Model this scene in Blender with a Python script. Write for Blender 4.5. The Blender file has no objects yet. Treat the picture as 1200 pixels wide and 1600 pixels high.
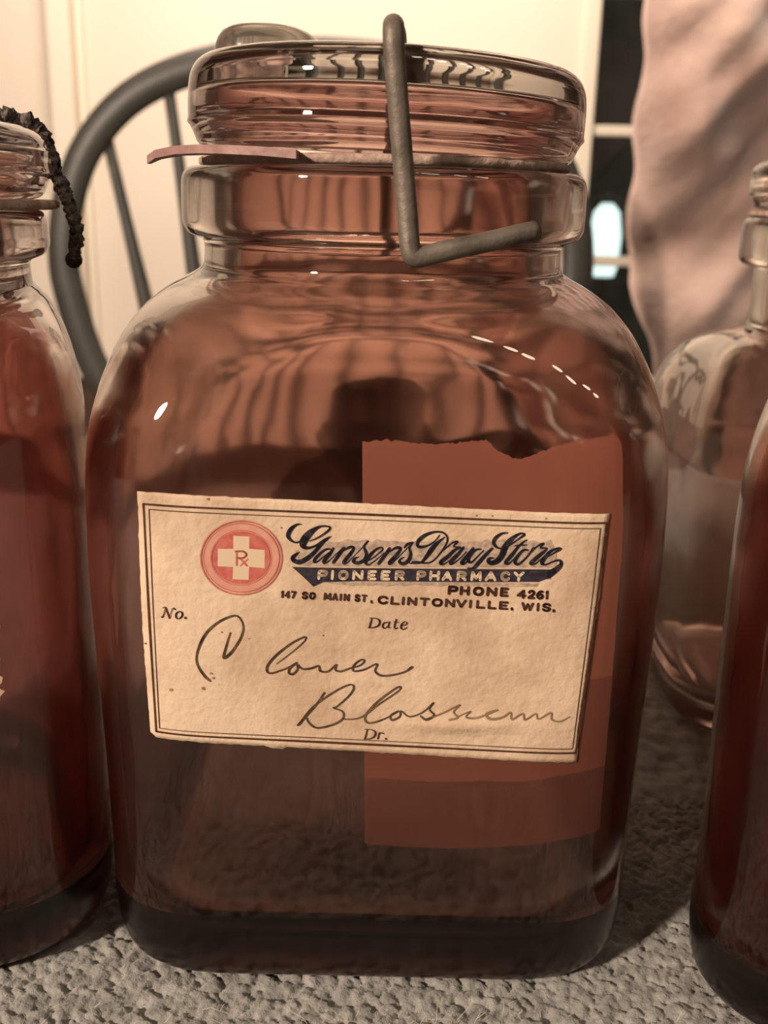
import bpy, math, random
import numpy as np
from mathutils import Vector, Matrix
random.seed(4); rng = np.random.default_rng(4)
SC = bpy.context.scene; COL = SC.collection

# ------------------------------------------------------------ camera, world, lamps, exposure
U = 0.16                       # one unit of the jar measurements, in metres
TABLE = 0.75                   # height of the cloth
ZC = TABLE + 1.03 * U          # lens height
FPX = 1600.0
PITCH, ROLL = math.radians(16.9), math.radians(1.3)
F_ = Vector((0, math.cos(PITCH), -math.sin(PITCH)))
U0 = Vector((0, math.sin(PITCH), math.cos(PITCH))); R0 = Vector((1, 0, 0))
CR = R0 * math.cos(ROLL) + U0 * math.sin(ROLL)
CU = -R0 * math.sin(ROLL) + U0 * math.cos(ROLL)
cam = bpy.data.cameras.new('camera'); co = bpy.data.objects.new('camera', cam); COL.objects.link(co)
M3 = Matrix((CR, CU, -F_)).transposed()
co.matrix_world = Matrix.Translation((0, 0, ZC)) @ M3.to_4x4()
cam.sensor_fit = 'VERTICAL'; cam.sensor_height = 36; cam.sensor_width = 27; cam.lens = FPX / 1600 * 36
cam.clip_start = 0.01
cam.dof.use_dof = True; cam.dof.focus_distance = 0.205; cam.dof.aperture_fstop = 22.0
SC.camera = co
SC.view_settings.view_transform = 'Standard'; SC.view_settings.look = 'None'
SC.view_settings.exposure = 0.12; SC.view_settings.gamma = 1; SC.view_settings.use_curve_mapping = False
SC.cycles.max_bounces = 16; SC.cycles.transmission_bounces = 16; SC.cycles.glossy_bounces = 6
SC.cycles.diffuse_bounces = 4; SC.cycles.transparent_max_bounces = 8
SC.cycles.sample_clamp_indirect = 6; SC.cycles.blur_glossy = 0.5
w = bpy.data.worlds.new('world'); SC.world = w; w.use_nodes = True
w.node_tree.nodes['Background'].inputs[0].default_value = (0.030, 0.034, 0.032, 1)
w.node_tree.nodes['Background'].inputs[1].default_value = 8.0

def area(name, loc, aim, size, power, col):
    l = bpy.data.lights.new(name, 'AREA'); l.shape = 'DISK'; l.size = size; l.energy = power; l.color = col
    o = bpy.data.objects.new(name, l); COL.objects.link(o); o.location = loc
    o.rotation_euler = (Vector(aim) - Vector(loc)).to_track_quat('-Z', 'Y').to_euler(); return o
WARM = (1.0, 0.80, 0.65)
area('room_lamp_near', (-1.55, -1.35, 1.86), (0, 0.25, 0.80), 0.20, 77, WARM)
area('wall_wash_lamp', (-0.1, 1.62, 2.32), (-0.1, 2.6, 1.70), 1.3, 57, WARM)
for bx, by, bz in ((.20, -.2, 1.78), (.28, -.2, 1.70), (.33, -.2, 1.60), (.58, -.25, 1.72), (.62, -.25, 1.62), (.80, -.2, 1.66), (.84, -.2, 1.56)):
    l = bpy.data.lights.new('chandelier_bulb', 'POINT'); l.energy = 0.8; l.shadow_soft_size = 0.034; l.color = (1, .86, .66)
    o = bpy.data.objects.new('chandelier_bulb', l); COL.objects.link(o); o.location = (bx, by, bz)

# ------------------------------------------------------------ helpers
def ray(px, py):
    """direction of the sight line through a measured spot of the photograph"""
    return F_ + CR * ((px - 600) / FPX) + CU * ((800 - py) / FPX)
def at(px, py, y):
    d = ray(px, py); return Vector((0, 0, ZC)) + d * (y / d.y)

def nodes(name):
    m = bpy.data.materials.new(name); m.use_nodes = True
    return m, m.node_tree.nodes, m.node_tree.links, m.node_tree.nodes['Principled BSDF']
def mat(name, col, rough=.6, noise=None, col2=None, bump=0., bscale=200., sheen=0., metal=0., detail=4):
    m, N, L, P = nodes(name)
    P.inputs['Base Color'].default_value = (*col, 1); P.inputs['Roughness'].default_value = rough
    P.inputs['Metallic'].default_value = metal
    if sheen: P.inputs['Sheen Weight'].default_value = sheen; P.inputs['Sheen Roughness'].default_value = .6
    tc = N.new('ShaderNodeTexCoord')
    if noise:
        n = N.new('ShaderNodeTexNoise'); n.inputs['Scale'].default_value = noise; n.inputs['Detail'].default_value = detail
        L.new(tc.outputs['Object'], n.inputs['Vector'])
        r = N.new('ShaderNodeValToRGB'); r.color_ramp.elements[0].position = .35; r.color_ramp.elements[1].position = .65
        r.color_ramp.elements[0].color = (*(col2 or col), 1); r.color_ramp.elements[1].color = (*col, 1)
        L.new(n.outputs['Fac'], r.inputs['Fac']); L.new(r.outputs['Color'], P.inputs['Base Color'])
    if bump:
        b = N.new('ShaderNodeBump'); n2 = N.new('ShaderNodeTexNoise'); n2.inputs['Scale'].default_value = bscale
        n2.inputs['Detail'].default_value = 5
        L.new(tc.outputs['Object'], n2.inputs['Vector']); L.new(n2.outputs['Fac'], b.inputs['Height'])
        b.inputs['Strength'].default_value = 1; b.inputs['Distance'].default_value = bump
        L.new(b.outputs['Normal'], P.inputs['Normal'])
    return m
def glass(name, col, rough=.02, bump=0.00012, bscale=35.):
    m, N, L, P = nodes(name)
    P.inputs['Base Color'].default_value = (*col, 1); P.inputs['Roughness'].default_value = rough
    P.inputs['Transmission Weight'].default_value = 1; P.inputs['IOR'].default_value = 1.5
    tc = N.new('ShaderNodeTexCoord'); n = N.new('ShaderNodeTexNoise'); n.inputs['Scale'].default_value = bscale
    n.inputs['Detail'].default_value = 2
    b = N.new('ShaderNodeBump'); b.inputs['Distance'].default_value = bump * 8; b.inputs['Strength'].default_value = .6
    L.new(tc.outputs['Object'], n.inputs['Vector']); L.new(n.outputs['Fac'], b.inputs['Height']); L.new(b.outputs['Normal'], P.inputs['Normal'])
    return m
def stained(name, tint, film, rough=.1, amount=.3, patch=None, scale=14.):
    """glass whose inner face carries a dried brown-red film; the film is uneven"""
    m, N, L, P = nodes(name)
    P.inputs['Base Color'].default_value = (*tint, 1); P.inputs['Roughness'].default_value = rough
    P.inputs['Transmission Weight'].default_value = 1; P.inputs['IOR'].default_value = 1.5
    d = N.new('ShaderNodeBsdfDiffuse'); t = N.new('ShaderNodeBsdfTranslucent'); mx = N.new('ShaderNodeMixShader'); mx.inputs[0].default_value = .6
    tc = N.new('ShaderNodeTexCoord'); n = N.new('ShaderNodeTexNoise'); n.inputs['Scale'].default_value = scale; n.inputs['Detail'].default_value = 5
    L.new(tc.outputs['Object'], n.inputs['Vector'])
    r = N.new('ShaderNodeValToRGB'); r.color_ramp.elements[0].position = .32; r.color_ramp.elements[1].position = .68
    p = patch or film
    r.color_ramp.elements[0].color = (*p, 1); r.color_ramp.elements[1].color = (*film, 1)
    L.new(n.outputs['Fac'], r.inputs['Fac']); L.new(r.outputs['Color'], d.inputs['Color']); L.new(r.outputs['Color'], t.inputs['Color'])
    L.new(d.outputs[0], mx.inputs[1]); L.new(t.outputs[0], mx.inputs[2])
    m2 = N.new('ShaderNodeMixShader'); m2.inputs[0].default_value = amount
    n3 = N.new('ShaderNodeMapRange'); n3.inputs[1].default_value = .3; n3.inputs[2].default_value = .7
    n3.inputs[3].default_value = amount * 1.25; n3.inputs[4].default_value = amount * .75
    L.new(n.outputs['Fac'], n3.inputs[0]); L.new(n3.outputs[0], m2.inputs[0])
    L.new(P.outputs[0], m2.inputs[1]); L.new(mx.outputs[0], m2.inputs[2])
    L.new(m2.outputs[0], N['Material Output'].inputs['Surface'])
    return m

def link(name, verts, faces, m, parent=None, smooth=True, mids=None):
    me = bpy.data.meshes.new(name); me.from_pydata([tuple(v) for v in verts], [], [tuple(f) for f in faces])
    for x in (m if isinstance(m, (list, tuple)) else [m]): me.materials.append(x)
    if smooth: me.polygons.foreach_set('use_smooth', [True] * len(me.polygons))
    if mids is not None: me.polygons.foreach_set('material_index', mids)
    me.update()
    o = bpy.data.objects.new(name, me); COL.objects.link(o)
    if parent: o.parent = parent; o.matrix_parent_inverse = Matrix.Translation(-parent.location) if parent.rotation_euler[:] == (0, 0, 0) else Matrix()
    return o
def thing(name, label, cat, loc=(0, 0, 0), group=None):
    o = bpy.data.objects.new(name, None); COL.objects.link(o); o.location = loc; o.empty_display_size = .05
    return tag(o, label, cat, group)
def tag(o, label, cat, group=None):
    o['label'] = label; o['category'] = cat
    if group: o['group'] = group
    return o
def struct(o): o['kind'] = 'structure'; return o

class MB:
    def __init__(s): s.v = []; s.f = []
    def add(s, v, f):
        n = len(s.v); s.v += [tuple(q) for q in v]; s.f += [tuple(i + n for i in q) for q in f]
    def box(s, a, b, bev=0):
        (x0, y0, z0), (x1, y1, z1) = a, b
        if bev <= 0:
            s.add([(x, y, z) for x in (x0, x1) for y in (y0, y1) for z in (z0, z1)],
                  [(0, 1, 3, 2), (4, 6, 7, 5), (0, 4, 5, 1), (2, 3, 7, 6), (0, 2, 6, 4), (1, 5, 7, 3)]); return
        import bmesh
        bm = bmesh.new(); bmesh.ops.create_cube(bm, size=1)
        for v in bm.verts: v.co = Vector(((x0 + x1) / 2 + v.co.x * (x1 - x0), (y0 + y1) / 2 + v.co.y * (y1 - y0), (z0 + z1) / 2 + v.co.z * (z1 - z0)))
        bmesh.ops.bevel(bm, geom=bm.edges[:], offset=bev, segments=2, affect='EDGES', profile=.5)
        bm.verts.index_update(); s.add([v.co[:] for v in bm.verts], [[v.index for v in f.verts] for f in bm.faces]); bm.free()
    def tube(s, pts, rad, n=14, flat=1.0, up=None):
        pts = [Vector(p) for p in pts]; m = len(pts); rs = rad if isinstance(rad, (list, tuple)) else [rad] * m
        t0 = (pts[1] - pts[0]).normalized(); u = Vector(up) if up else Vector((0, 0, 1))
        if abs(t0.dot(u)) > .95: u = Vector((1, 0, 0))
        V = []; nrm = (u - t0 * u.dot(t0)).normalized()
        for i, p in enumerate(pts):
            t = (pts[min(i + 1, m - 1)] - pts[max(i - 1, 0)]).normalized()
            nrm = (nrm - t * nrm.dot(t)).normalized(); b = t.cross(nrm)
            for k in range(n):
                a = 2 * math.pi * k / n
                V.append(p + nrm * math.cos(a) * rs[i] * flat + b * math.sin(a) * rs[i])
        Fc = [(i * n + k, i * n + (k + 1) % n, (i + 1) * n + (k + 1) % n, (i + 1) * n + k) for i in range(m - 1) for k in range(n)]
        Fc += [tuple(range(n))[::-1], tuple(range((m - 1) * n, m * n))]
        s.add(V, Fc)
    def build(s, name, m, parent=None, smooth=True): return link(name, s.v, s.f, m, parent, smooth)

def catmull(P, k=6):
    P = [np.array(p, float) for p in P]
    if len(P) < 3: return [P[0] + (P[1] - P[0]) * t for t in np.linspace(0, 1, k + 1)]
    Q = [2 * P[0] - P[1]] + P + [2 * P[-1] - P[-2]]; out = []
    for i in range(1, len(Q) - 2):
        for t in np.linspace(0, 1, k, endpoint=False):
            a, b, c, d = Q[i - 1:i + 3]
            out.append(.5 * ((2 * b) + (c - a) * t + (2 * a - 5 * b + 4 * c - d) * t * t + (3 * b - a - 3 * c + d) * t ** 3))
    out.append(P[-1]); return out

# ------------------------------------------------------------ materials
M = dict(
    wall=mat('cream_wall_paint', (.80, .725, .62), .75, 2.2, (.75, .67, .565), .0006, 60),
    trim=mat('cream_trim_paint', (.78, .72, .60), .5),
    ceil=mat('ceiling_boards', (.16, .12, .085), .8, 3, (.12, .09, .06)),
    wallfar=mat('dark_wall_panelling', (.07, .05, .035), .7, 3, (.05, .035, .025)),
    floor=mat('brown_floor_wood', (.16, .09, .05), .45, 6, (.11, .06, .035)),
    night=mat('night_garden', (.07, .075, .06), .9, 4, (.02, .03, .025)),
    chair=mat('dark_green_black_paint', (.058, .059, .052), .42, 20, (.075, .072, .06), .0004, 90),
    wood=mat('dark_table_wood', (.10, .05, .03), .4, 12, (.06, .03, .02)),
    drape=mat('rosy_beige_plush', (.52, .37, .31), .95, 6, (.30, .19, .155), .003, 60, sheen=.6, detail=7),
    wool=mat('grey_boucle_wool', (.35, .34, .31), .95, 260, (.19, .185, .165), .0004, 1500, sheen=.3),
    hair=mat('loose_wool_fibre', (.62, .57, .48), .8),
    wire=mat('dull_zinc_wire', (.26, .225, .185), .55, 120, (.14, .115, .09), .00012, 1200, metal=.45),
    rust=mat('crusted_rusty_wire', (.24, .19, .165), .9, 700, (.035, .028, .024), .0016, 1500),
    gasket=mat('perished_beige_rubber', (.50, .37, .29), .85, 300, (.30, .19, .15), .0004, 900),
    tongue=mat('pink_rubber_flap', (.40, .25, .22), .6, 200, (.30, .17, .15), .0003, 600),
    ink=mat('navy_black_print', (.020, .018, .030), .7, 900, (.05, .04, .05)),
    brown=mat('dark_brown_print', (.055, .022, .014), .7, 900, (.09, .04, .025)),
    red=mat('faded_red_print', (.46, .10, .085), .8, 700, (.55, .17, .13)),
    pink=mat('pale_red_print', (.60, .27, .20), .8, 500, (.62, .33, .24)),
    pen=mat('olive_brown_pen_ink', (.17, .105, .055), .7, 350, (.05, .035, .03)),
    penf=mat('smudged_pen_ink', (.30, .20, .12), .8, 300, (.18, .12, .07)),
    ghost=mat('worn_grey_print_shadow', (.54, .41, .30), .9, 900, (.30, .22, .17), detail=8),
    reverse=mat('reversed_out_paper', (.66, .50, .34), .85),
    foxing=mat('brown_foxing', (.20, .11, .055), .9, 900, (.36, .22, .13)),
    frosted=stained('painted_reflection_grey_glass', (.86, .83, .76), (.46, .42, .35), .16, .30, (.22, .20, .16), 40.),  # grey film paints in the pale reflection of the clear knob
    clear=glass('clear_grey_glass', (.90, .85, .80)),
    lidglass=stained('plum_stained_lid_glass', (.62, .36, .33), (.36, .12, .10), .06, .30, (.20, .05, .05)),
    inner=stained('brown_red_stained_glass', (.84, .47, .39), (.23, .055, .038), .105, .23, (.09, .022, .016)),
    foot=glass('shade_tinted_foot_glass', (.045, .018, .014), .25),  # dark tint puts the shade around the jar's base into the glass
    inner_red=stained('dark_red_stained_glass', (.66, .24, .20), (.34, .06, .045), .10, .25, (.16, .02, .02), 30.),
    inner_pale=stained('faintly_pink_stained_glass', (.92, .70, .64), (.60, .30, .25), .10, .20, (.55, .40, .34)),
)
def paper():
    m, N, L, P = nodes('aged_label_paper')
    tc = N.new('ShaderNodeTexCoord'); n = N.new('ShaderNodeTexNoise'); n.inputs['Scale'].default_value = 45; n.inputs['Detail'].default_value = 8
    n.inputs['Roughness'].default_value = .65
    r = N.new('ShaderNodeValToRGB'); e = r.color_ramp.elements
    e[0].position = .30; e[0].color = (.46, .31, .20, 1); e[1].position = .60; e[1].color = (.70, .53, .37, 1)
    x = e.new(.18); x.color = (.28, .17, .10, 1)
    L.new(tc.outputs['Object'], n.inputs['Vector']); L.new(n.outputs['Fac'], r.inputs['Fac']); L.new(r.outputs['Color'], P.inputs['Base Color'])
    P.inputs['Roughness'].default_value = .8
    n2 = N.new('ShaderNodeTexNoise'); n2.inputs['Scale'].default_value = 700; n2.inputs['Detail'].default_value = 6
    b = N.new('ShaderNodeBump'); b.inputs['Distance'].default_value = .00025
    L.new(tc.outputs['Object'], n2.inputs['Vector']); L.new(n2.outputs['Fac'], b.inputs['Height']); L.new(b.outputs['Normal'], P.inputs['Normal'])
    return m
M['paper'] = paper()
for k in ('ink', 'brown', 'red', 'pink', 'pen', 'penf', 'ghost'): M[k].node_tree.nodes['Principled BSDF'].inputs['Specular IOR Level'].default_value = .12
def film(name, c1, c2, clear, lo=.35, hi=.65, scale=30., spread=.35, trans=.45):
    m, N, L, P = nodes(name); t = N.new('ShaderNodeBsdfTranslucent'); mx = N.new('ShaderNodeMixShader'); mx.inputs[0].default_value = trans
    tc = N.new('ShaderNodeTexCoord'); n = N.new('ShaderNodeTexNoise'); n.inputs['Scale'].default_value = scale; n.inputs['Detail'].default_value = 8
    r = N.new('ShaderNodeValToRGB'); r.color_ramp.elements[0].position = lo; r.color_ramp.elements[1].position = hi
    r.color_ramp.elements[0].color = (*c2, 1); r.color_ramp.elements[1].color = (*c1, 1)
    L.new(tc.outputs['Object'], n.inputs['Vector']); L.new(n.outputs['Fac'], r.inputs['Fac']); L.new(r.outputs['Color'], P.inputs['Base Color']); L.new(r.outputs['Color'], t.inputs['Color'])
    P.inputs['Roughness'].default_value = .6
    L.new(P.outputs[0], mx.inputs[1]); L.new(t.outputs[0], mx.inputs[2])
    tr = N.new('ShaderNodeBsdfTransparent'); m2 = N.new('ShaderNodeMixShader'); mr = N.new('ShaderNodeMapRange')
    mr.inputs[1].default_value = .3; mr.inputs[2].default_value = .7; mr.inputs[3].default_value = max(0, clear - spread); mr.inputs[4].default_value = min(1, clear + spread)
    L.new(n.outputs['Fac'], mr.inputs[0]); L.new(mr.outputs[0], m2.inputs[0]); L.new(mx.outputs[0], m2.inputs[1]); L.new(tr.outputs[0], m2.inputs[2])
    L.new(m2.outputs[0], N['Material Output'].inputs['Surface']); return m
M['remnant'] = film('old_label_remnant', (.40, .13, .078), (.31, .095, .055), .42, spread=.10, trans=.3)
M['remnant_mid'] = film('half_shade_tinted_label_remnant', (.32, .10, .06), (.25, .076, .045), .58, spread=.10, trans=.3)  # darker and clearer: light falling off down the jar, put into the colour
M['remnant_shade'] = film('shade_tinted_label_remnant', (.24, .072, .043), (.18, .056, .034), .76, spread=.10, trans=.3)  # lowest step of the same painted light falloff
M['residue'] = film('dried_residue', (.06, .018, .012), (.03, .01, .008), .18, scale=60., spread=.3, trans=.3)
def thinpaper(name, c1, c2):
    m, N, L, P = nodes(name); t = N.new('ShaderNodeBsdfTranslucent'); mx = N.new('ShaderNodeMixShader'); mx.inputs[0].default_value = .6
    tc = N.new('ShaderNodeTexCoord'); n = N.new('ShaderNodeTexNoise'); n.inputs['Scale'].default_value = 30; n.inputs['Detail'].default_value = 6
    r = N.new('ShaderNodeValToRGB'); r.color_ramp.elements[0].position = .35; r.color_ramp.elements[1].position = .65
    r.color_ramp.elements[0].color = (*c2, 1); r.color_ramp.elements[1].color = (*c1, 1)
    L.new(tc.outputs['Object'], n.inputs['Vector']); L.new(n.outputs['Fac'], r.inputs['Fac']); L.new(r.outputs['Color'], P.inputs['Base Color']); L.new(r.outputs['Color'], t.inputs['Color'])
    P.inputs['Roughness'].default_value = .9
    L.new(P.outputs[0], mx.inputs[1]); L.new(t.outputs[0], mx.inputs[2]); L.new(mx.outputs[0], N['Material Output'].inputs['Surface']); return m
M['backpaper'] = thinpaper('foxed_back_label_paper', (.85, .52, .34), (.70, .38, .24))

# ------------------------------------------------------------ the room
def slab(name, a, b, m): mb = MB(); mb.box(a, b); return struct(mb.build(name, m, smooth=False))
YW = 2.6
slab('floor', (-2.2, -2.2, -.1), (2.2, YW + .1, 0), M['floor'])
slab('ceiling', (-2.2, -2.2, 2.4), (2.2, YW + .1, 2.5), M['ceil'])
slab('wall_left', (-2.3, -2.2, 0), (-2.2, YW + .1, 2.4), M['wallfar'])
slab('wall_right', (2.2, -2.2, 0), (2.3, YW + .1, 2.4), M['wallfar'])
slab('wall_front', (-2.2, -2.3, 0), (2.2, -2.2, 2.4), M['wallfar'])
WX0, WX1, WZ0, WZ1 = .452, 1.45, .10, 1.95      # window opening in the back wall
mb = MB()
mb.box((-2.2, YW, 0), (WX0, YW + .1, 2.4)); mb.box((WX1, YW, 0), (2.2, YW + .1, 2.4))
mb.box((WX0, YW, 0), (WX1, YW + .1, WZ0)); mb.box((WX0, YW, WZ1), (WX1, YW + .1, 2.4))
struct(mb.build('wall_back', M['wall'], smooth=False))
def board(name, x0, x1, z0, z1, y0, y1, b=.006, m='trim'):
    mb = MB(); mb.box((x0, y0, z0), (x1, y1, z1), b); return mb.build(name, M[m], smooth=False)
struct(board('trim_1', -.80, -.745, 0.47, 2.3, YW - .045, YW))
struct(board('trim_2', -.745, -.725, 0.47, 2.3, YW - .009, YW))
struct(board('baseboard_back', -2.2, WX0 - .08, 0, .10, YW - .018, YW))
mb = MB(); mb.box((-2.2, YW - .012, .10), (WX0 - .02, YW, .47)); struct(mb.build('trim_3', M['wood'], smooth=False))
# window: frame, muntins, panes
win = bpy.data.objects.new('window_1', None); COL.objects.link(win); win.location = (WX0, YW, WZ0); struct(win)
def wb(name, x0, x1, z0, z1, y0=YW - .015, y1=YW + .05):
    mb = MB(); mb.box((x0, y0, z0), (x1, y1, z1), .004); return mb.build(name, M['trim'], win, smooth=False)
wb('window_frame', WX0 - .012, WX0 + .022, WZ0, WZ1); wb('window_frame', WX1 - .022, WX1 + .03, WZ0, WZ1)
wb('window_frame', WX0 + .022, WX1 - .022, WZ0, WZ0 + .04); wb('window_frame', WX0 + .022, WX1 - .022, WZ1 - .04, WZ1)
mz = ZC + .172
rows = [mz - .9, mz - .6, mz - .303, mz, mz + .303, mz + .606]
rows = [z for z in rows if WZ0 + .1 < z < WZ1 - .1]
cols = [WX0 + .25, WX0 + .475, WX0 + .70]
for z in rows: wb('muntin', WX0 + .022, WX1 - .022, z - .012, z + .012, YW + .005, YW + .035)
for x in cols: wb('muntin', x - .012, x + .012, WZ0 + .04, WZ1 - .04, YW + .004, YW + .036)
pane_m = glass('window_pane_glass', (.95, .97, .96), .0, 0)
zs = [WZ0 + .04] + rows + [WZ1 - .04]; xs = [WX0 + .022] + cols + [WX1 - .022]
for i in range(len(zs) - 1):
    for j in range(len(xs) - 1):
        mb = MB(); mb.box((xs[j], YW + .018, zs[i]), (xs[j + 1], YW + .022, zs[i + 1])); mb.build('pane', pane_m, win, smooth=False)
# night garden outside
mb = MB(); mb.box((-1.5, 5.2, -.4), (6, 5.3, 3.2)); struct(mb.build('garden_hedge', M['night'], smooth=False))
mb = MB(); mb.box((-1.5, YW + .12, -.4), (6, 5.2, -.3)); struct(mb.build('garden_ground', M['night'], smooth=False))

lampm, N_, L_2, P_2 = nodes('lit_lamp_glass'); P_2.inputs['Emission Color'].default_value = (.74, .95, .90, 1); P_2.inputs['Emission Strength'].default_value = 1.3
gl = thing('garden_lamp', 'lit post lamp glowing bluish white outside the dark window', 'lamp', (.93, 4.6, -.3))
mb = MB(); mb.tube([(.93, 4.6, -.3), (.93, 4.6, -.2), (.93, 4.6, .17 + .42), (.93, 4.6, .17 + .45)], [.06, .03, .03, .07], 12); mb.build('post', M['chair'], gl)
mb = MB(); mb.tube([(.93, 4.6, .17 + .45), (.93, 4.6, .17 + .50), (.93, 4.6, .17 + .62), (.93, 4.6, .17 + .72), (.93, 4.6, .17 + .76)], [.05, .065, .07, .055, .02], 16); mb.build('lamp_globe', lampm, gl)
mb = MB(); mb.tube([(.93, 4.6, .17 + .755), (.93, 4.6, .17 + .78), (.93, 4.6, .17 + .81)], [.06, .05, .01], 12); mb.build('cap', M['chair'], gl)
# ------------------------------------------------------------ table, cloth
TX0, TX1, TY0, TY1 = -1.0, 1.0, -.35, .66
tb = thing('dining_table', 'dark wooden dining table hidden under the grey wool cloth', 'table', (0, .15, 0))
mb = MB(); mb.box((TX0 + .01, TY0 + .01, TABLE - .045), (TX1 - .01, TY1 - .01, TABLE - .012), .006); mb.build('tabletop', M['wood'], tb, False)
for x in (TX0 + .08, TX1 - .08):
    for y in (TY0 + .08, TY1 - .08):
        mb = MB(); mb.tube([(x, y, 0), (x, y, .1), (x, y, .5), (x, y, TABLE - .045)], [.022, .026, .038, .042], 16); mb.build('leg', M['wood'], tb)
# cloth: a lumpy boucle height field, dense where the lens is close, coarse beyond
def lumps(X, Y, pitch, h, seed):
    r = np.random.default_rng(seed); gx = np.floor(X / pitch).astype(int); gy = np.floor(Y / pitch).astype(int)
    J = r.random((64, 64, 3)); Z = np.zeros_like(X)
    for dx in (-1, 0, 1):
        for dy in (-1, 0, 1):
            cx = gx + dx; cy = gy + dy; j = J[cx % 64, cy % 64]
            px = (cx + .15 + .7 * j[..., 0]) * pitch; py = (cy + .15 + .7 * j[..., 1]) * pitch
            rr = pitch * (.55 + .25 * j[..., 2]); d2 = ((X - px) ** 2 + (Y - py) ** 2) / rr ** 2
            Z = np.maximum(Z, np.sqrt(np.clip(1 - d2, 0, 1)) * (.55 + .45 * j[..., 2]))
    return Z * h
xa = np.concatenate([np.linspace(TX0, -.16, 60, endpoint=False), np.arange(-.16, .19, .00048), np.linspace(.191, TX1, 60)])
ya = np.concatenate([np.linspace(TY0, .12, 30, endpoint=False), np.arange(.12, .262, .00048), np.arange(.263, .40, .0016), np.linspace(.402, TY1, 60)])
X, Y = np.meshgrid(xa, ya); Z = np.zeros_like(X)
fine = np.clip((Y - .10) / .02, 0, 1)
Z = lumps(X + .0009 * np.sin(Y * 900), Y + .0006 * np.sin(X * 1300), .0027, .0015, 1) + lumps(X + .001, Y, .0009, .00045, 2) + lumps(Y, X, .0065, .0006, 5) - .0022
Z[(Y > .2635)] = 0; far = lumps(X, Y, .0062, .0016, 3) - .0016; Z = np.where(Y > .2635, far, Z)
Z = TABLE + Z - .0004
Z[0, :] = Z[-1, :] = TABLE - .008; Z[:, 0] = Z[:, -1] = TABLE - .008
ny, nx = X.shape; V = np.stack([X, Y, Z], -1).reshape(-1, 3)
V[:nx, 1] -= 0; idx = np.arange(ny * nx).reshape(ny, nx)
Q = np.stack([idx[:-1, :-1], idx[:-1, 1:], idx[1:, 1:], idx[1:, :-1]], -1).reshape(-1, 4)
me = bpy.data.meshes.new('tablecloth'); me.vertices.add(len(V)); me.vertices.foreach_set('co', V.ravel())
me.loops.add(Q.size); me.loops.foreach_set('vertex_index', Q.ravel()); me.polygons.add(len(Q))
me.polygons.foreach_set('loop_start', np.arange(0, Q.size, 4)); me.polygons.foreach_set('loop_total', np.full(len(Q), 4))
me.update(); me.validate(); me.materials.append(M['wool']); me.polygons.foreach_set('use_smooth', [True] * len(Q))
cloth = bpy.data.objects.new('tablecloth', me); COL.objects.link(cloth)
tag(cloth, 'grey brown boucle wool cloth covering the table under the jars', 'tablecloth')
mb = MB()
for i in range(1500):
    x = rng.uniform(-.13, .17); y = rng.uniform(.135, .215); a = rng.uniform(0, 6.28); L_ = rng.uniform(.002, .008); h = rng.uniform(.0005, .0035)
    b = rng.uniform(-.0015, .0015)
    if y > .178: continue
    if i > 350: L_ *= .3; h *= .45
    mb.tube([(x, y, TABLE - .0006), (x + L_ * .4 * math.cos(a) + b, y + L_ * .4 * math.sin(a), TABLE + h * .8), (x + L_ * math.cos(a), y + L_ * math.sin(a) + b, TABLE + h)], [.00006, .00005, .00002], 4)
fb = mb.build('loose_fibre', M['hair'], cloth); fb['kind'] = 'stuff'

# ------------------------------------------------------------ chair
CY = 1.5
ch = thing('windsor_chair', 'dark painted bow back wooden chair behind the jars', 'chair', (-.10, 1.28, 0))
BX = -.10
bow = [(-.20, -.46), (-.265, -.36), (-.335, -.24), (-.365, -.14), (-.372, -.08), (-.362, -.01), (-.335, .06), (-.285, .12), (-.22, .16), (-.13, .186), (0, .196)]
bow = bow + [(-a, b) for a, b in bow[-2::-1]]
bow = catmull(bow, 6)
mb = MB(); mb.tube([(BX + a, CY + .10 * (b + .46) / .66 * .4, ZC + b - .004) for a, b in bow], .0235, 16, .55, up=(0, 1, 0)); mb.build('back_bow', M['chair'], ch)
for s in (-1, 1):
    for xt, zt, xb in ((.305, .085, .19), (.215, .155, .14), (.13, .178, .085), (.043, .186, .03)):
        mb = MB(); n = 10; pts = []; rr = []
        for i in range(n + 1):
            t = i / n; pts.append((BX + s * (xb + (xt - xb) * t), CY + .04 * t, ZC + (-.46) + (zt + .455) * t)); rr.append(.0085 + .0045 * math.sin(math.pi * min(1, t * 1.15)) ** 2)
        mb.tube(pts, rr, 12); mb.build('spindle', M['chair'], ch)
# saddle seat
sv = []; sf = []; NS = 40
def seatpt(r, a, top):
    x = .235 * r * math.cos(a) * (1 + .06 * math.sin(a)); y = .215 * r * math.sin(a)
    z = .455 - (.018 * (1 - r ** 2) if top else .034 - .008 * (1 - r)) - (.006 if r > .97 else 0) * (1 if top else -1)
    return (BX + x, CY - .20 + y, z)
rs = [0.15, .4, .65, .85, .96, 1.0]
rings = [[seatpt(r, 2 * math.pi * k / NS, True) for k in range(NS)] for r in rs] + [[seatpt(r, 2 * math.pi * k / NS, False) for k in range(NS)] for r in rs[::-1]]
for r in rings: sv += r
for i in range(len(rings) - 1):
    for k in range(NS): sf.append((i * NS + k, i * NS + (k + 1) % NS, (i + 1) * NS + (k + 1) % NS, (i + 1) * NS + k))
sf += [tuple(range(NS))[::-1], tuple(range((len(rings) - 1) * NS, len(rings) * NS))]
link('seat', sv, sf, M['chair'], ch)
legs = []
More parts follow.
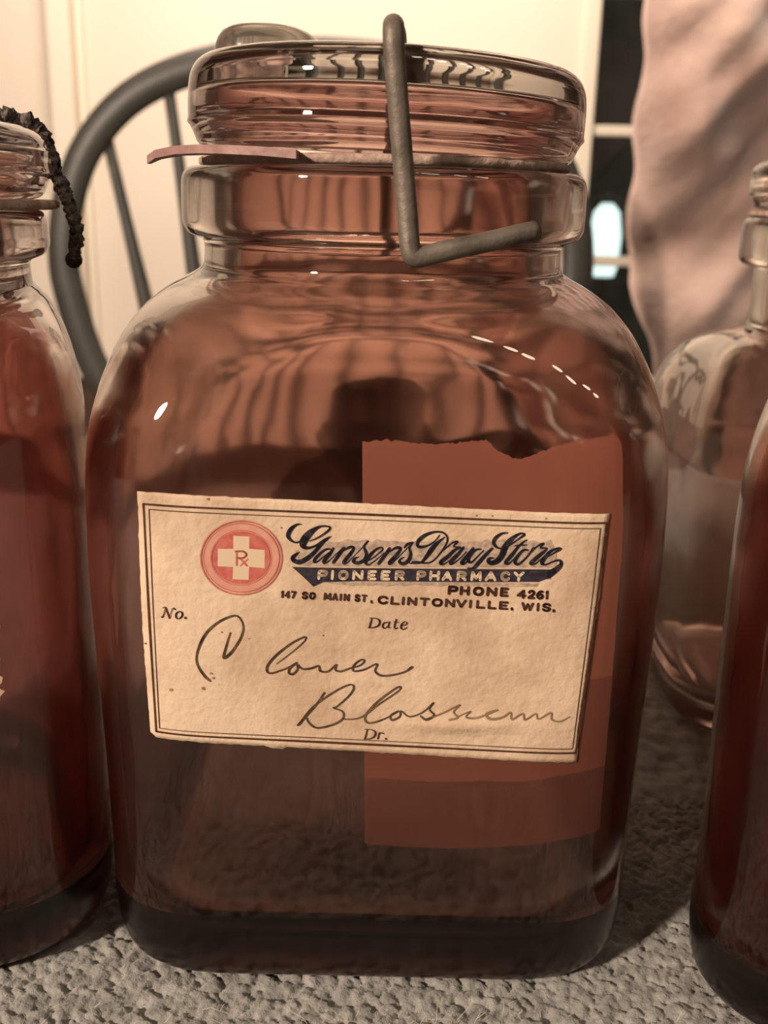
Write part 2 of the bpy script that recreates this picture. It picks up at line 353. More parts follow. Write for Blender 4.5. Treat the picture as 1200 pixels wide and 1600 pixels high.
for sx in (-1, 1):
    for sy in (-1, 1):
        a = Vector((BX + sx * .13, CY - .20 + sy * .12, .43)); b = Vector((BX + sx * .20, CY - .20 + sy * .19, 0)); legs.append((a, b))
        mb = MB(); ts = [0, .12, .2, .24, .28, .6, .78, .82, .86, 1]; rr = [.011, .017, .02, .013, .019, .021, .017, .012, .018, .010]
        mb.tube([a.lerp(b, t) for t in ts], rr, 14); mb.build('leg', M['chair'], ch)
for i in (0, 2):
    a = legs[i][0].lerp(legs[i][1], .55); b = legs[i + 1][0].lerp(legs[i + 1][1], .55)
    mb = MB(); mb.tube([a, a.lerp(b, .5), b], [.007, .013, .007], 12); mb.build('stretcher', M['chair'], ch)
a = legs[0][0].lerp(legs[0][1], .55).lerp(legs[1][0].lerp(legs[1][1], .55), .5); b = legs[2][0].lerp(legs[2][1], .55).lerp(legs[3][0].lerp(legs[3][1], .55), .5)
mb = MB(); mb.tube([a, a.lerp(b, .5), b], [.007, .013, .007], 12); mb.build('stretcher', M['chair'], ch)

# ------------------------------------------------------------ drape by the window
def fold(x, z):
    s = .050 * math.sin(7 * x + 4.2 * z + 1.5 * math.sin(3.1 * z + 2 * x)) + .028 * math.sin(17 * x - 11 * z + 1.2 + 2 * math.sin(4 * z)) \
        + .013 * math.sin(27 * z + 19 * x + 2.4 * math.sin(6 * x + 3 * z)) + .006 * math.sin(60 * z - 38 * x + 3 * math.sin(9 * x))
    return s
def edge(z):
    e = np.interp(z - ZC, [-.9, -.45, -.22, -.13, -.05, .05, .12, .25, .4, 1.3], [.61, .535, .465, .428, .416, .415, .410, .419, .412, .44])
    return e + .004 * math.sin(40 * z)
DY = 1.85; nxd, nzd = 150, 260; dv = []; df = []
for side in (0, 1):
    for j in range(nzd):
        z = .04 + (2.28 - .04) * j / (nzd - 1)
        for i in range(nxd):
            t = i / (nxd - 1); e = edge(z); x = e + (1.45 - e) * t
            roll = .03 * math.exp(-t * 60)
            dv.append((x, DY + fold(x - e * .6, z) * min(1, .25 + t * 8) + roll + (.014 if side else 0) + (.0 if not side else -.014 * math.exp(-t * 200)), z))
o_ = nxd * nzd
for j in range(nzd - 1):
    for i in range(nxd - 1):
        a = j * nxd + i; df.append((a, a + 1, a + nxd + 1, a + nxd)); df.append((o_ + a, o_ + a + nxd, o_ + a + nxd + 1, o_ + a + 1))
for j in range(nzd - 1):
    for i in (0, nxd - 1): a = j * nxd + i; df.append((a, a + nxd, o_ + a + nxd, o_ + a))
dr = link('drape', dv, df, M['drape'])
tag(dr, 'rosy beige plush drape hanging in soft folds beside the window', 'curtain')
rod = thing('curtain_rod', 'metal curtain rod above the window carrying the beige drape', 'rod', (.9, DY, 2.31))
mb = MB(); mb.tube([(.2, DY, 2.30), (1.6, DY, 2.30)], .012, 14); mb.build('pole', M['wire'], rod)
for x in (.22, 1.58):
    mb = MB(); mb.tube([(x, DY, 2.30), (x, DY, 2.36), (x, DY, 2.40)], [.006, .006, .014], 10); mb.build('bracket', M['wire'], rod)

# ------------------------------------------------------------ jars
NT = 192; TH = np.arange(NT) * 2 * math.pi / NT
_cache = {}
def section(q):
    q = round(float(min(max(q, .05), 1)), 3)
    if q in _cache: return _cache[q]
    r = np.zeros(NT)
    for i, t in enumerate(TH):
        a = abs(((t + math.pi / 4) % (math.pi / 2)) - math.pi / 4)
        if q >= .999: r[i] = 1; continue
        if math.tan(a) <= 1 - q: r[i] = 1 / math.cos(a)
        else:
            c = 1 - q; b = c * (math.cos(a) + math.sin(a)); r[i] = b + math.sqrt(max(b * b - 2 * c * c + q * q, 0))
    for _ in range(10): r = .25 * np.roll(r, 1) + .5 * r + .25 * np.roll(r, -1)
    _cache[q] = r; return r
def dense(prof, k):
    return [tuple(p) for p in catmull(prof, k)] if k > 1 else prof
def lathe(name, prof, mats, parent, split=None, bumpf=None, rot=None, origin=(0, 0)):
    """prof: (half width, height, roundness) from the outer foot round to the inner bottom; closed at both ends"""
    V = []; Fc = []; mi = []; footz = parent.get('foot_height', 0)
    for (W, z, q) in prof:
        r = section(q) * W
        for i in range(NT):
            x = r[i] * math.cos(TH[i]); y = r[i] * math.sin(TH[i]); zz = z + (bumpf(x, y, z) if bumpf else 0)
            V.append(Vector((x * U, y * U, zz * U)))
    n = len(prof)
    for i in range(n - 1):
        for k in range(NT):
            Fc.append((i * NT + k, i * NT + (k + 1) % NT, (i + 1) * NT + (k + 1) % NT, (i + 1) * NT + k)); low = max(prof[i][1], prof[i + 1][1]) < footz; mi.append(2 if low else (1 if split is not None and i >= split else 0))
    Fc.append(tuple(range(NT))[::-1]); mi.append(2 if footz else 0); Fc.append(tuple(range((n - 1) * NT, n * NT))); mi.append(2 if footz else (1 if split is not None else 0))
    T = Matrix.Translation(parent.location)
    if rot: T = T @ Matrix.Translation((0, 0, rot[1])) @ Matrix.Rotation(rot[0], 4, rot[2]) @ Matrix.Translation((0, 0, -rot[1]))
    return link(name, [T @ v for v in V], Fc, mats, parent, True, mi)
def P_(pts): return [(a, b, c) for a, b, c in pts]

def jar_outer(s):
    """s: dict W (half width), sh (height of the shoulder's start), zn (neck foot), rn, rr (ring radius), z0, z1 ring; q"""
    W, q = s['W'], s['q']; zs, zn, rn, rr, zr0, zr1 = s['zs'], s['zn'], s['rn'], s['rr'], s['zr0'], s['zr1']
    body = [(.0 + W * .80, .012, q), (W * .86, .004, q), (W * .91, .004, q), (W * .955, .018, q), (W * .98, .045, q), (W * .988, .09, q), (W * .985, .16, q),
            (W * .985, .28, q), (W * .993, .40, q), (W, zs - .06, q)]
    Hs = zn - zs
    NT_ = [0, .197, .361, .511, .639, .757, .852, .911, .948, .974]; NW = [1, .984, .94, .868, .778, .654, .481, .292, .136, .037]; NQ = [0, 0, .01, .06, .14, .26, .4, .54, 1, 1]
    for t, f, dq in zip(NT_, NW, NQ): body.append((rn + (W - rn) * f, zs + Hs * t, min(1, q + dq)))
    body = dense(body, 4)
    neck = [(rn, zn + .008, 1), (rn, (zn + zr0) / 2, 1), (rn, zr0 - .008, 1), (rn + .003, zr0 - .003, 1), (rr - .016, zr0 + .001, 1), (rr - .006, zr0 + .006, 1), (rr, zr0 + .018, 1), (rr, (zr0 + zr1) / 2, 1), (rr, zr1 - .016, 1),
            (rr - .004, zr1 - .006, 1), (rr - .014, zr1, 1), (rr - .045, zr1 + .001, 1)]
    neck = dense(neck, 3)
    t_ = s.get('t', .03); ri = s['ri']
    inn = [(ri + .004, zr1 - .004, 1), (ri, zr1 - .015, 1), (ri, zr0, 1), (ri, zn, 1)]
    for t, f in ((.95, .012), (.86, .05), (.74, .5), (.6, .70), (.45, .83), (.28, .93), (.1, .985)):
        wo = np.interp(zs + Hs * t, [b[1] for b in body[20:]], [b[0] for b in body[20:]])
        qo = np.interp(zs + Hs * t, [b[1] for b in body[20:]], [b[2] for b in body[20:]])
        inn.append((max(ri, wo - t_ * 1.15), zs + Hs * t - .012, qo))
    inn += [(W - t_, zs - .06, q), (W * .995 - t_, .5, q), (W * .985 - t_, .3, q), (W * .98 - t_, .13, q), (W * .95 - t_, .075, q + .02), (W * .88 - t_, .05, q + .04), (W * .6, .042, q + .1), (W * .2, .05, q + .2)]
    inn = dense(inn, 3)
    bot = [(W * .15, .022, q), (W * .55, .022, q), (W * .74, .020, q)]
    return bot + body + neck, inn
def jar_body(s, parent, inner_mat, outer_mat='clear'):
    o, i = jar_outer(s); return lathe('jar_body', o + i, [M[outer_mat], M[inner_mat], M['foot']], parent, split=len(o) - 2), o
def lid_prof(r, z0, h):
    out = [(r - .055, z0 + .001, 1), (r - .028, z0, 1), (r - .014, z0 + .006, 1), (r - .009, z0 + .016, 1), (r - .003, z0 + .028, 1), (r + .001, z0 + .033, 1), (r, z0 + .040, 1), (r, z0 + .06, 1), (r - .001, z0 + h * .66, 1), (r - .004, z0 + h * .78, 1), (r - .012, z0 + h * .89, 1),
           (r - .027, z0 + h * .96, 1), (r - .055, z0 + h * .99, 1)]
    out = dense(out, 3)
    out += [(r * k, z0 + h * (.992 + .01 * (1 - k)), 1) for k in (.74, .66, .58, .5, .42, .34, .26, .18, .1, .02)]
    inn = [(.02 * r, z0 + h * .64, 1), (r * .5, z0 + h * .64, 1), (r * .77, z0 + h * .635, 1), (r * .84, z0 + h * .60, 1), (r * .85, z0 + h * .52, 1), (r * .84, z0 + h * .32, 1), (r - .058, z0 + .012, 1)]
    inn = dense(inn, 3)
    return inn[::-1][:-1][::-1], out
def make_lid(r, z0, h, parent, inner='lidglass', boss=None, rot=None):
    inn, out = lid_prof(r, z0, h)
    prof = inn + out       # from cavity roof down, round the lip, up over the top
    bf = None
    if boss:
        bx, by, sx, sy, bh = boss
        def bf(x, y, z):
            if z < z0 + h * .98: return 0
            e = ((x - bx) / sx) ** 2 + ((y - by) / sy) ** 2
            return bh * max(0, 1 - e ** 2.2) ** .5 if e < 1 else 0
    V = len(inn)
    ob = lathe('lid', prof, [M[inner], M['clear']], parent, split=V - 1, bumpf=bf, rot=rot)
    for p in ob.data.polygons:      # the roof of the cavity is clean
        if p.index < NT * 7 or len(p.vertices) > 4: p.material_index = 1
    return ob
def gasket(r0, r1, z0, z1, parent, wob=.0, rot=None):
    prof = [(r0, z0, 1), (r1 - .004, z0, 1), (r1, z0 + .003, 1), (r1, z1 - .003, 1), (r1 - .004, z1, 1), (r0, z1, 1), (r0, z0, 1)]
    V = []; Fc = []; n = NT
    for k in range(n):
        w_ = 1 + wob * (math.sin(7 * TH[k]) * .4 + math.sin(23 * TH[k] + 1) * .3 + rng.normal() * .3)
        for (r, z, _) in prof[:-1]: rr = r if r == r0 else r0 + (r - r0) * w_; V.append(Vector((rr * math.cos(TH[k]) * U, rr * math.sin(TH[k]) * U, z * U)) + parent.location)
    m = len(prof) - 1
    for k in range(n):
        for j in range(m): Fc.append((k * m + j, ((k + 1) % n) * m + j, ((k + 1) % n) * m + (j + 1) % m, k * m + (j + 1) % m))
    return link('gasket', V, Fc, M['gasket'], parent)

H0 = 1.03
JX, JY = -.010, 1.51
S_main = dict(W=.373, q=.34, zs=.60, zn=.934, rn=.252, rr=.281, zr0=.978, zr1=1.068, ri=.205, t=.028)
jar = thing('glass_jar', 'large brown red glass jar with a paper label and wire bail, in the centre', 'jar', (JX * U, JY * U, TABLE))
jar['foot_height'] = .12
# shoulder measured ring by ring
def main_profile():
    z = lambda v: v + H0
    body = [(.300, .012, .34), (.325, .004, .34), (.340, .004, .34), (.354, .018, .34), (.362, .045, .34), (.366, .09, .34), (.366, .15, .34), (.367, .25, .34), (.369, .36, .34), (.372, .46, .34),
            (.374, .56, .34), (.373, .64, .34), (.371, .70, .34), (.366, z(-.28), .35), (.357, z(-.234), .40), (.346, z(-.195), .48), (.331, z(-.159), .60), (.310, z(-.130), .74), (.287, z(-.112), .88), (.268, z(-.101), 1), (.256, z(-.093), 1)]
    body = dense(body, 4)
    neck = dense([(.2525, z(-.085), 1), (.2515, z(-.072), 1), (.2515, z(-.062), 1), (.254, z(-.055), 1), (.262, z(-.051), 1), (.272, z(-.047), 1), (.279, z(-.037), 1), (.281, z(-.025), 1), (.281, z(.0), 1), (.280, z(.022), 1), (.276, z(.033), 1), (.266, z(.039), 1), (.24, z(.040), 1)], 3)
    inn = dense([(.209, z(.036), 1), (.205, z(.025), 1), (.205, z(-.03), 1), (.207, z(-.085), 1), (.216, z(-.112), 1), (.245, z(-.132), .95), (.283, z(-.158), .76), (.308, z(-.192), .60), (.322, z(-.232), .48), (.340, z(-.28), .40),
                 (.350, .68, .36), (.356, .56, .35), (.354, .40, .35), (.351, .25, .35), (.348, .14, .36), (.334, .085, .38), (.30, .058, .4), (.22, .048, .5), (.08, .055, .7)], 3)
    return [(.06, .022, .34), (.2, .022, .34), (.275, .020, .34)] + body + neck, inn
mo, mi_ = main_profile()
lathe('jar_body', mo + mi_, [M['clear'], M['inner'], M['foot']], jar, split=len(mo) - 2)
make_lid(.270, H0 + .056, .121, jar, rot=(math.radians(1.6), (H0 + .05) * U, 'Y'))
kv = []; kf = []; nk = 48; prof_k = [(1, -.004), (.99, .010), (.965, .022), (.91, .033), (.82, .042), (.68, .048), (.5, .051), (.3, .052), (.05, .0525)]
for f_, dz in prof_k:
    for i in range(nk):
        a = 2 * math.pi * i / nk; x = -.171 + .068 * f_ * math.copysign(abs(math.cos(a)) ** .8, math.cos(a)) + (.035 * f_ if math.cos(a) > 0 else 0) * (1 - dz / .06)
        y = .03 + .075 * f_ * math.sin(a); kv.append(Vector((x * U, y * U, (H0 + .056 + .121 + .004 + dz * .86) * U)) + jar.location)
for j in range(len(prof_k) - 1):
    for i in range(nk): kf.append((j * nk + i, j * nk + (i + 1) % nk, (j + 1) * nk + (i + 1) % nk, (j + 1) * nk + i))
kf += [tuple(range(nk))[::-1], tuple(range((len(prof_k) - 1) * nk, len(prof_k) * nk))]
ko = link('lid_knob', kv, kf, M['frosted'], jar); ko['label'] = 'clear grey glass knob on top of the lid, pale reflection put into its colour'
gasket(.215, .256, H0 + .0405, H0 + .0525, jar, .06)

# face of the jar on which the label sits
_W = [(b[1], b[0]) for b in mo if .05 < b[1] < .85]; _W.sort()
_xs = section(.34) * np.cos(TH); _ys = -section(.34) * np.sin(TH)      # front half mirrored
_sel = [i for i in range(NT) if math.sin(TH[i]) > .3]; _o = np.argsort(_xs[_sel]); FXs = _xs[_sel][_o]; FYs = section(.34)[_sel][_o] * np.sin(TH[_sel][_o])
FRONT_Y = (JY - .372) * U
def face(px, py, off, back=False):
    if back: p = at(px, py, (JY + .372) * U)
    else: p = at(px, py, FRONT_Y)
    z = (p.z - TABLE) / U; x = p.x / U - JX; W = np.interp(z, [a for a, _ in _W], [b for _, b in _W])
    y = np.interp(x / W, FXs, FYs) * W
    return Vector((p.x, (JY + (y if back else -y)) * U + (off if back else -off), p.z))

# ---- label paper
TL, TR, BR, BL = (214, 768), (953, 804), (901, 1193), (234, 1154)
lab_n, lab_m = 90, 60
def quad(u, v):
    a = np.array(TL) * (1 - u) + np.array(TR) * u; b = np.array(BL) * (1 - u) + np.array(BR) * u; return a * (1 - v) + b * v
PO = .00055
def relief(px, py):
    r = .0010 * math.exp(-((px - 720) / 90) ** 2 - ((py - 1130) / 10) ** 2)
    r += .00035 * math.exp(-((px - 560) / 25) ** 2 - ((py - 1062) / 10) ** 2)
    r += .0006 * math.exp(-((px - 214) ** 2 + (py - 768) ** 2) / 500)
    r += .0002 * math.exp(-((px - 418) / 3) ** 2) * max(0, (py - 1120) / 40 if py > 1120 else 0)
    return r
lv = []; lf = []
rj = np.random.default_rng(8); jag = rj.normal(size=lab_m + 1).cumsum(); jag -= np.linspace(0, jag[-1], lab_m + 1); jag = jag / abs(jag).max()
for j in range(lab_m + 1):
    for i in range(lab_n + 1):
        u, v = i / lab_n, j / lab_m; p = quad(u, v)
        if i == lab_n: p = p + np.array([jag[j] * 2.2 + rj.normal() * .8 - (2.5 if .45 < v < .9 else 0), 0])
        if i == 0: p = p + np.array([rj.normal() * .35 + 2.5 * math.sin(v * 3.1) * 0 - 3 * math.sin(v * 3.14), 0])
        if j == 0: p = p + np.array([0, rj.normal() * .35])
        if j == lab_m: p = p + np.array([0, rj.normal() * .4 + (3 if abs(u - .3) < .02 else 0)])
        if i == 0 and j == lab_m: p = p + np.array([6, -2])
        lv.append(face(p[0], p[1], PO + relief(*p)))
nfront = len(lv)
for v in lv[:nfront]: pass
lv += [v + Vector((0, .00016, 0)) for v in lv[:nfront]]
for j in range(lab_m):
    for i in range(lab_n):
        a = j * (lab_n + 1) + i; q = (a, a + lab_n + 1, a + lab_n + 2, a + 1); lf.append(q); lf.append(tuple(nfront + k for k in q[::-1]))
bd = [i for i in range(lab_n + 1)] + [j * (lab_n + 1) + lab_n for j in range(1, lab_m + 1)] + [lab_m * (lab_n + 1) + i for i in range(lab_n - 1, -1, -1)] + [j * (lab_n + 1) for j in range(lab_m - 1, 0, -1)]
for a, b in zip(bd, bd[1:] + bd[:1]): lf.append((a, b, nfront + b, nfront + a))
label = link('label', lv, lf, M['paper'], jar)
label['label'] = 'aged tan paper label with printed border and handwriting'

# ---- artwork helpers (coordinates measured on the label)
class Art:
    def __init__(s, off): s.v = []; s.f = []; s.off = off
    def P(s, x, y): s.v.append(face(x, y, PO + s.off + .00006 + relief(x, y))); return len(s.v) - 1
    def disc(s, x, y, r, n=10, ry=None, r0=0):
        ry = ry or r; k0 = len(s.v)
        for k in range(n): a = 2 * math.pi * k / n; s.P(x + r * math.cos(a), y + ry * math.sin(a))
        if r0:
            for k in range(n): a = 2 * math.pi * k / n; s.P(x + (r - r0) * math.cos(a), y + (ry - r0) * math.sin(a))
            for k in range(n): s.f.append((k0 + k, k0 + (k + 1) % n, k0 + n + (k + 1) % n, k0 + n + k))
        else: s.f.append(tuple(range(k0, k0 + n)))
    def ribbon(s, pts, k=6, smooth=True, cap=True):
        p = catmull(pts, k) if smooth and len(pts) > 2 else [np.array(q, float) for q in pts]
        L_ = []
        for i, q in enumerate(p):
            d = p[min(i + 1, len(p) - 1)][:2] - p[max(i - 1, 0)][:2]; n = np.array([-d[1], d[0]]) / (np.hypot(*d) + 1e-9) * max(q[2], .3) / 2
            L_.append((s.P(*(q[:2] + n)), s.P(*(q[:2] - n))))
        for a, b in zip(L_, L_[1:]): s.f.append((a[0], a[1], b[1], b[0]))
        if cap:
            for q in (p if smooth else p): 
                if q[2] > 1.2: s.disc(q[0], q[1], q[2] / 2, 8)
    def poly(s, pts):
        s.f.append(tuple(s.P(*p) for p in pts))
    def rings_(s, quadpts, wd):
        pts = quadpts + [quadpts[0]]
        for a, b in zip(pts, pts[1:]):
            a = np.array(a, float); b = np.array(b, float); n = 70
            s.ribbon([tuple(a + (b - a) * t) + (wd * (1 + .12 * math.sin(9 * t + wd)),) for t in np.linspace(0, 1, n)], smooth=False, cap=False)
            s.disc(a[0], a[1], wd / 2, 6)
    def build(s, name, m, parent):
        return link(name, s.v, s.f, M[m], parent, False)
A = Art(.00006)
A.rings_([(223.5, 787.5), (948.5, 817.5), (900, 1177.5), (243, 1145)], 3.3)
A.rings_([(232.7, 795.5), (938, 825.5), (894.5, 1170.5), (248.5, 1139)], 1.3)
A.build('printed_border', 'brown', label)
# round emblem
EX, EY = 378.3, 868.5
em = Art(.00005); em.disc(EX, EY, 58, 48, 52.5, 12); em.build('emblem_band', 'pink', label)
em = Art(.00008); em.disc(EX, EY, 64, 64, 58, 2.3); em.disc(EX, EY, 59.5, 64, 54, 1.6); em.disc(EX, EY, 48, 64, 43, 1.2); em.disc(EX, EY, 45, 56, 40.7); emb = em.build('emblem', 'red', label)
emb['label'] = 'round faded red emblem with a pale cross'
cr = Art(.00012); h1, h2, v1, v2 = 36.5, 14, 34, 12.5
cr.poly([(EX - v2, EY - v1), (EX + v2, EY - v1 + 1), (EX + v2, EY - h2), (EX + h1, EY - h2 + 2), (EX + h1, EY + h2 + 2), (EX + v2, EY + h2), (EX + v2 - 1, EY + v1), (EX - v2 - 1, EY + v1 - 1), (EX - v2, EY + h2), (EX - h1, EY + h2 - 1), (EX - h1, EY - h2), (EX - v2, EY - h2)])
cr.build('emblem_cross', 'reverse', label)
cr = Art(.00016)
cr.ribbon([(EX - 7, EY - 10, 3.2), (EX - 7, EY + 11, 3.2)], smooth=False); cr.ribbon([(EX - 9, EY - 10, 3), (EX + 3, EY - 10, 3), (EX + 8, EY - 5, 3.4), (EX + 3, EY, 3), (EX - 7, EY, 2.6)])
cr.ribbon([(EX - 2, EY, 3), (EX + 9, EY + 12, 3)], smooth=False); cr.ribbon([(EX + 10, EY + 2, 2.2), (EX - 1, EY + 12, 2.2)], smooth=False)
cr.build('emblem_letters', 'red', label)
# worn shadow of the print
gh = Art(.00004); rj = np.random.default_rng(3)
top = [(x, 843 + rj.uniform(-4, 4) + (3 if x < 520 else 0)) for x in range(508, 862, 9)]
gh.poly(top + [(868, 862), (868, 884), (470, 881), (462, 858), (490, 850)])
gh.poly([(500, 906), (840, 908), (838, 913)] + [(x, 911 + rj.uniform(-2, 3)) for x in range(800, 520, -14)]); gh.build('worn_print', 'ghost', label)
# script lettering: (crop origin x, y, scale) and strokes (x, y, width)
SCRIPT = [((440, 810, 7.5), [
 [(240,50,8),(180,55,25),(110,110,48),(80,180,48),(110,232,30),(170,262,18),(230,245,20)],
 [(330,245,10),(430,205,18),(530,140,24),(570,95,25),(540,74,20),(450,78,26),(360,130,62),(290,200,88),(255,265,85),(262,310,55),(320,325,34),(400,300,25),(470,250,20),(530,215,22),(585,190,8)],
 [(560,205,14),(500,255,32),(440,315,48),(380,385,50),(300,450,58),(220,488,58),(150,470,52),(135,435,46),(175,400,36),(212,375,12)],
 [(600,345,14),(530,340,26),(450,395,36),(390,465,40),(400,492,26),(450,465,18),(530,400,18),(605,350,14)],
 [(612,330,28),(565,400,44),(500,480,46),(520,500,24),(575,460,14),(650,390,14),(720,325,16)],
 [(735,325,36),(680,400,44),(612,492,40)], [(640,440,12),(720,365,16),(800,318,34),(850,325,30),(815,385,44),(735,488,46),(765,500,20),(830,440,13),(920,350,13),(1015,248,20)],
 [(1010,250,24),(968,312,30),(995,385,40),(975,460,44),(900,500,42),(845,480,42),(865,445,28),(905,430,12)],
 [(975,490,16),(1050,455,18),(1125,400,18),(1185,345,22),(1165,320,20),(1105,345,32),(1030,420,48),(985,490,44),(1025,518,22),(1100,470,16),(1200,385,13)]]),
 ((580, 810, 7.5), [
 [(215,332,36),(165,405,44),(90,505,42)], [(120,460,12),(210,375,16),(290,325,34),(345,332,34),(300,402,44),(215,495,46),(240,505,20),(300,450,15),(380,370,14),(490,262,16)],
 [(485,258,16),(425,282,34),(388,322,22)], [(480,275,16),(448,330,26),(462,395,40),(440,465,48),(380,508,42),(330,488,36),(345,455,24),(385,432,12)],
 [(795,178,14),(740,250,18),(660,298,24),(575,315,36),(540,290,38),(560,232,46),(640,172,38),(740,140,24),(830,145,22),(882,190,22),(884,260,22),(840,340,22),(770,430,20),(700,488,20),(620,500,22),(540,487,22),(480,488,20)],
 [(450,503,16),(520,503,18),(590,488,30),(650,420,50),(700,350,60),(760,280,46),(855,200,12)],
 [(790,395,12),(880,320,18),(950,265,20),(1005,256,28),(960,308,18),(1040,318,22),(975,350,36),(895,425,48),(812,490,48),(835,515,24),(900,480,14),(980,405,14),(1080,325,14)],
 [(1075,322,34),(1005,410,44),(925,495,42),(950,508,24),(1020,460,16),(1110,370,16)], [(1190,330,34),(1110,430,48),(1055,495,44),(1085,508,25),(1150,455,14)]]),
 ((730, 810, 7.5), [
 [(155,338,18),(90,350,28),(25,420,40),(10,475,42),(45,490,26),(110,430,18),(185,355,16)], [(285,332,28),(205,410,44),(120,505,48),(60,562,34),(0,560,18)],
 [(465,150,14),(400,157,26),(325,210,42),(305,270,42),(350,322,24),(420,325,18),(500,285,20),(600,215,22),(660,172,26),(635,155,20),(580,172,30),(490,240,58),(430,330,76),(400,410,72),(340,478,66),(270,498,56),(238,470,44),(268,442,28),(315,445,8)],
 [(685,232,18),(600,300,30),(520,400,44),(445,488,46),(475,508,25),(540,450,14),(610,380,14)], [(550,300,14),(620,292,20),(690,290,12)],
 [(705,348,18),(645,352,30),(575,430,42),(550,488,40),(590,513,30),(670,450,22),(735,370,22),(760,325,14),(800,318,14)],
 [(735,378,12),(820,300,20),(885,275,26),(850,322,22),(925,332,22),(850,400,44),(755,480,48),(735,508,32),(790,505,18),(880,430,14),(950,375,14)],
 [(930,430,12),(1020,375,22),(1085,338,24),(1050,328,22),(960,370,38),(890,450,50),(865,500,44),(905,518,22),(980,490,20),(1050,468,24),(1088,485,34),(1078,535,50),(1010,590,70),(930,640,90)]])]
A = Art(.00010)
for (ox, oy, k), strokes in SCRIPT:
    for st in strokes: A.ribbon([(ox + x / k, oy + y / k, w_ / k) for x, y, w_ in st], 5)
A.poly([(457, 882.5), (487, 883.5), (560, 884.5), (760, 886), (862, 886.5), (874, 876), (876, 879), (868, 890), (855, 900), (840, 905.5), (730, 906), (560, 904.5), (505, 906), (490, 913), (478, 901)])
A.build('script_lettering', 'ink', label)
G = {
'P': [[(0, 1), (0, 0)], [(0, 0), (.6, 0), (.95, .12), (1, .28), (.9, .46), (.6, .56), (0, .56)]],
'I': [[(.5, 0), (.5, 1)]], 'O': [[(.5, 0), (.14, .12), (0, .5), (.14, .88), (.5, 1), (.86, .88), (1, .5), (.86, .12), (.5, 0)]],
'N': [[(0, 1), (0, 0)], [(0, 0), (1, 1)], [(1, 1), (1, 0)]], 'E': [[(1, 0), (0, 0)], [(0, 0), (0, 1)], [(0, 1), (1, 1)], [(0, .5), (.8, .5)]],
'R': [[(0, 1), (0, 0)], [(0, 0), (.6, 0), (.95, .12), (.98, .28), (.9, .44), (.6, .54), (0, .54)], [(.5, .54), (1, 1)]],
'H': [[(0, 0), (0, 1)], [(1, 0), (1, 1)], [(0, .5), (1, .5)]], 'A': [[(0, 1), (.5, 0)], [(.5, 0), (1, 1)], [(.2, .66), (.8, .66)]],
'M': [[(0, 1), (.06, 0)], [(.06, 0), (.5, .8)], [(.5, .8), (.94, 0)], [(.94, 0), (1, 1)]],
'C': [[(1, .2), (.8, .03), (.45, 0), (.12, .15), (0, .5), (.12, .85), (.45, 1), (.8, .97), (1, .8)]], 'Y': [[(0, 0), (.5, .52)], [(1, 0), (.5, .52)], [(.5, .52), (.5, 1)]],
'L': [[(0, 0), (0, 1)], [(0, 1), (1, 1)]], 'T': [[(0, 0), (1, 0)], [(.5, 0), (.5, 1)]], 'V': [[(0, 0), (.5, 1)], [(.5, 1), (1, 0)]],
'W': [[(0, 0), (.25, 1)], [(.25, 1), (.5, .15)], [(.5, .15), (.75, 1)], [(.75, 1), (1, 0)]],
'S': [[(.95, .18), (.7, 0), (.3, 0), (.05, .2), (.2, .42), (.8, .58), (.97, .78), (.7, 1), (.3, 1), (.02, .82)]],
'1': [[(.2, .2), (.6, 0)], [(.6, 0), (.6, 1)]], '4': [[(.75, 1), (.75, 0)], [(.75, 0), (0, .7)], [(0, .7), (1, .7)]], '7': [[(0, 0), (1, 0)], [(1, 0), (.35, 1)]],
'2': [[(.02, .22), (.3, 0), (.7, 0), (.95, .22), (.8, .5), (.3, .78), (0, 1)], [(0, 1), (1, 1)]],
'6': [[(.9, .05), (.5, .05), (.1, .35), (.02, .7), (.3, 1), (.7, 1), (.97, .75), (.75, .48), (.3, .5), (.06, .7)]], '.': [[(.5, .9), (.52, .92)]]}
def text(A, items, y0, slope, h, w_, hpad=0):
    """items: (character, x0, x1); y0 = top of the line at x = 440, slope px per px"""
    for c, xa_, xb in items:
        t = y0 + slope * (xa_ - 440)
        x0, x1 = xa_ + w_ / 2, xb - w_ / 2
        for st in G[c]:
            pts = [(x0 + (x1 - x0) * a + (-.06 * h * (b - .5)), t + w_ / 2 + (h - w_) * b + slope * (xb - xa_) * a, w_) for a, b in st]
            A.ribbon(pts, 5, smooth=len(pts) > 3)
A = Art(.00015)
text(A, [('P', 497, 513), ('I', 515.5, 524.5), ('O', 529, 545), ('N', 551, 568), ('E', 574.7, 588.7), ('E', 595, 610), ('R', 617, 632), ('P', 650.7, 665.5), ('H', 670.5, 686.7), ('A', 690, 706.5), ('R', 713, 728.5),
         ('M', 734.5, 752), ('A', 757, 775), ('C', 781, 796), ('Y', 801, 818)], 886.6, .0075, 15.6, 4.3)
A.build('banner_lettering', 'reverse', label)
A = Art(.00012)
text(A, [('1', 439, 445), ('4', 445.5, 454), ('7', 455, 463.5), ('S', 472, 482), ('O', 483.5, 493.6), ('M', 506, 518), ('A', 519, 528.5), ('I', 530, 535), ('N', 537, 546.5), ('S', 554, 563), ('T', 564.5, 573.5), ('.', 578, 583)], 918.8, .050, 12, 3.2)
text(A, [('C', 590, 606), ('L', 610, 624), ('I', 627.5, 631.5), ('N', 636, 651), ('T', 655, 670.5), ('O', 674, 691), ('N', 694.5, 710), ('V', 711.5, 728), ('I', 732, 736), ('L', 743, 757), ('L', 761, 774.5), ('E', 778.5, 793), ('.', 796, 801),
         ('W', 813, 832.5), ('I', 837, 841), ('S', 845, 859.5), ('.', 861.5, 866)], 920.0, .0445, 13.6, 3.8)
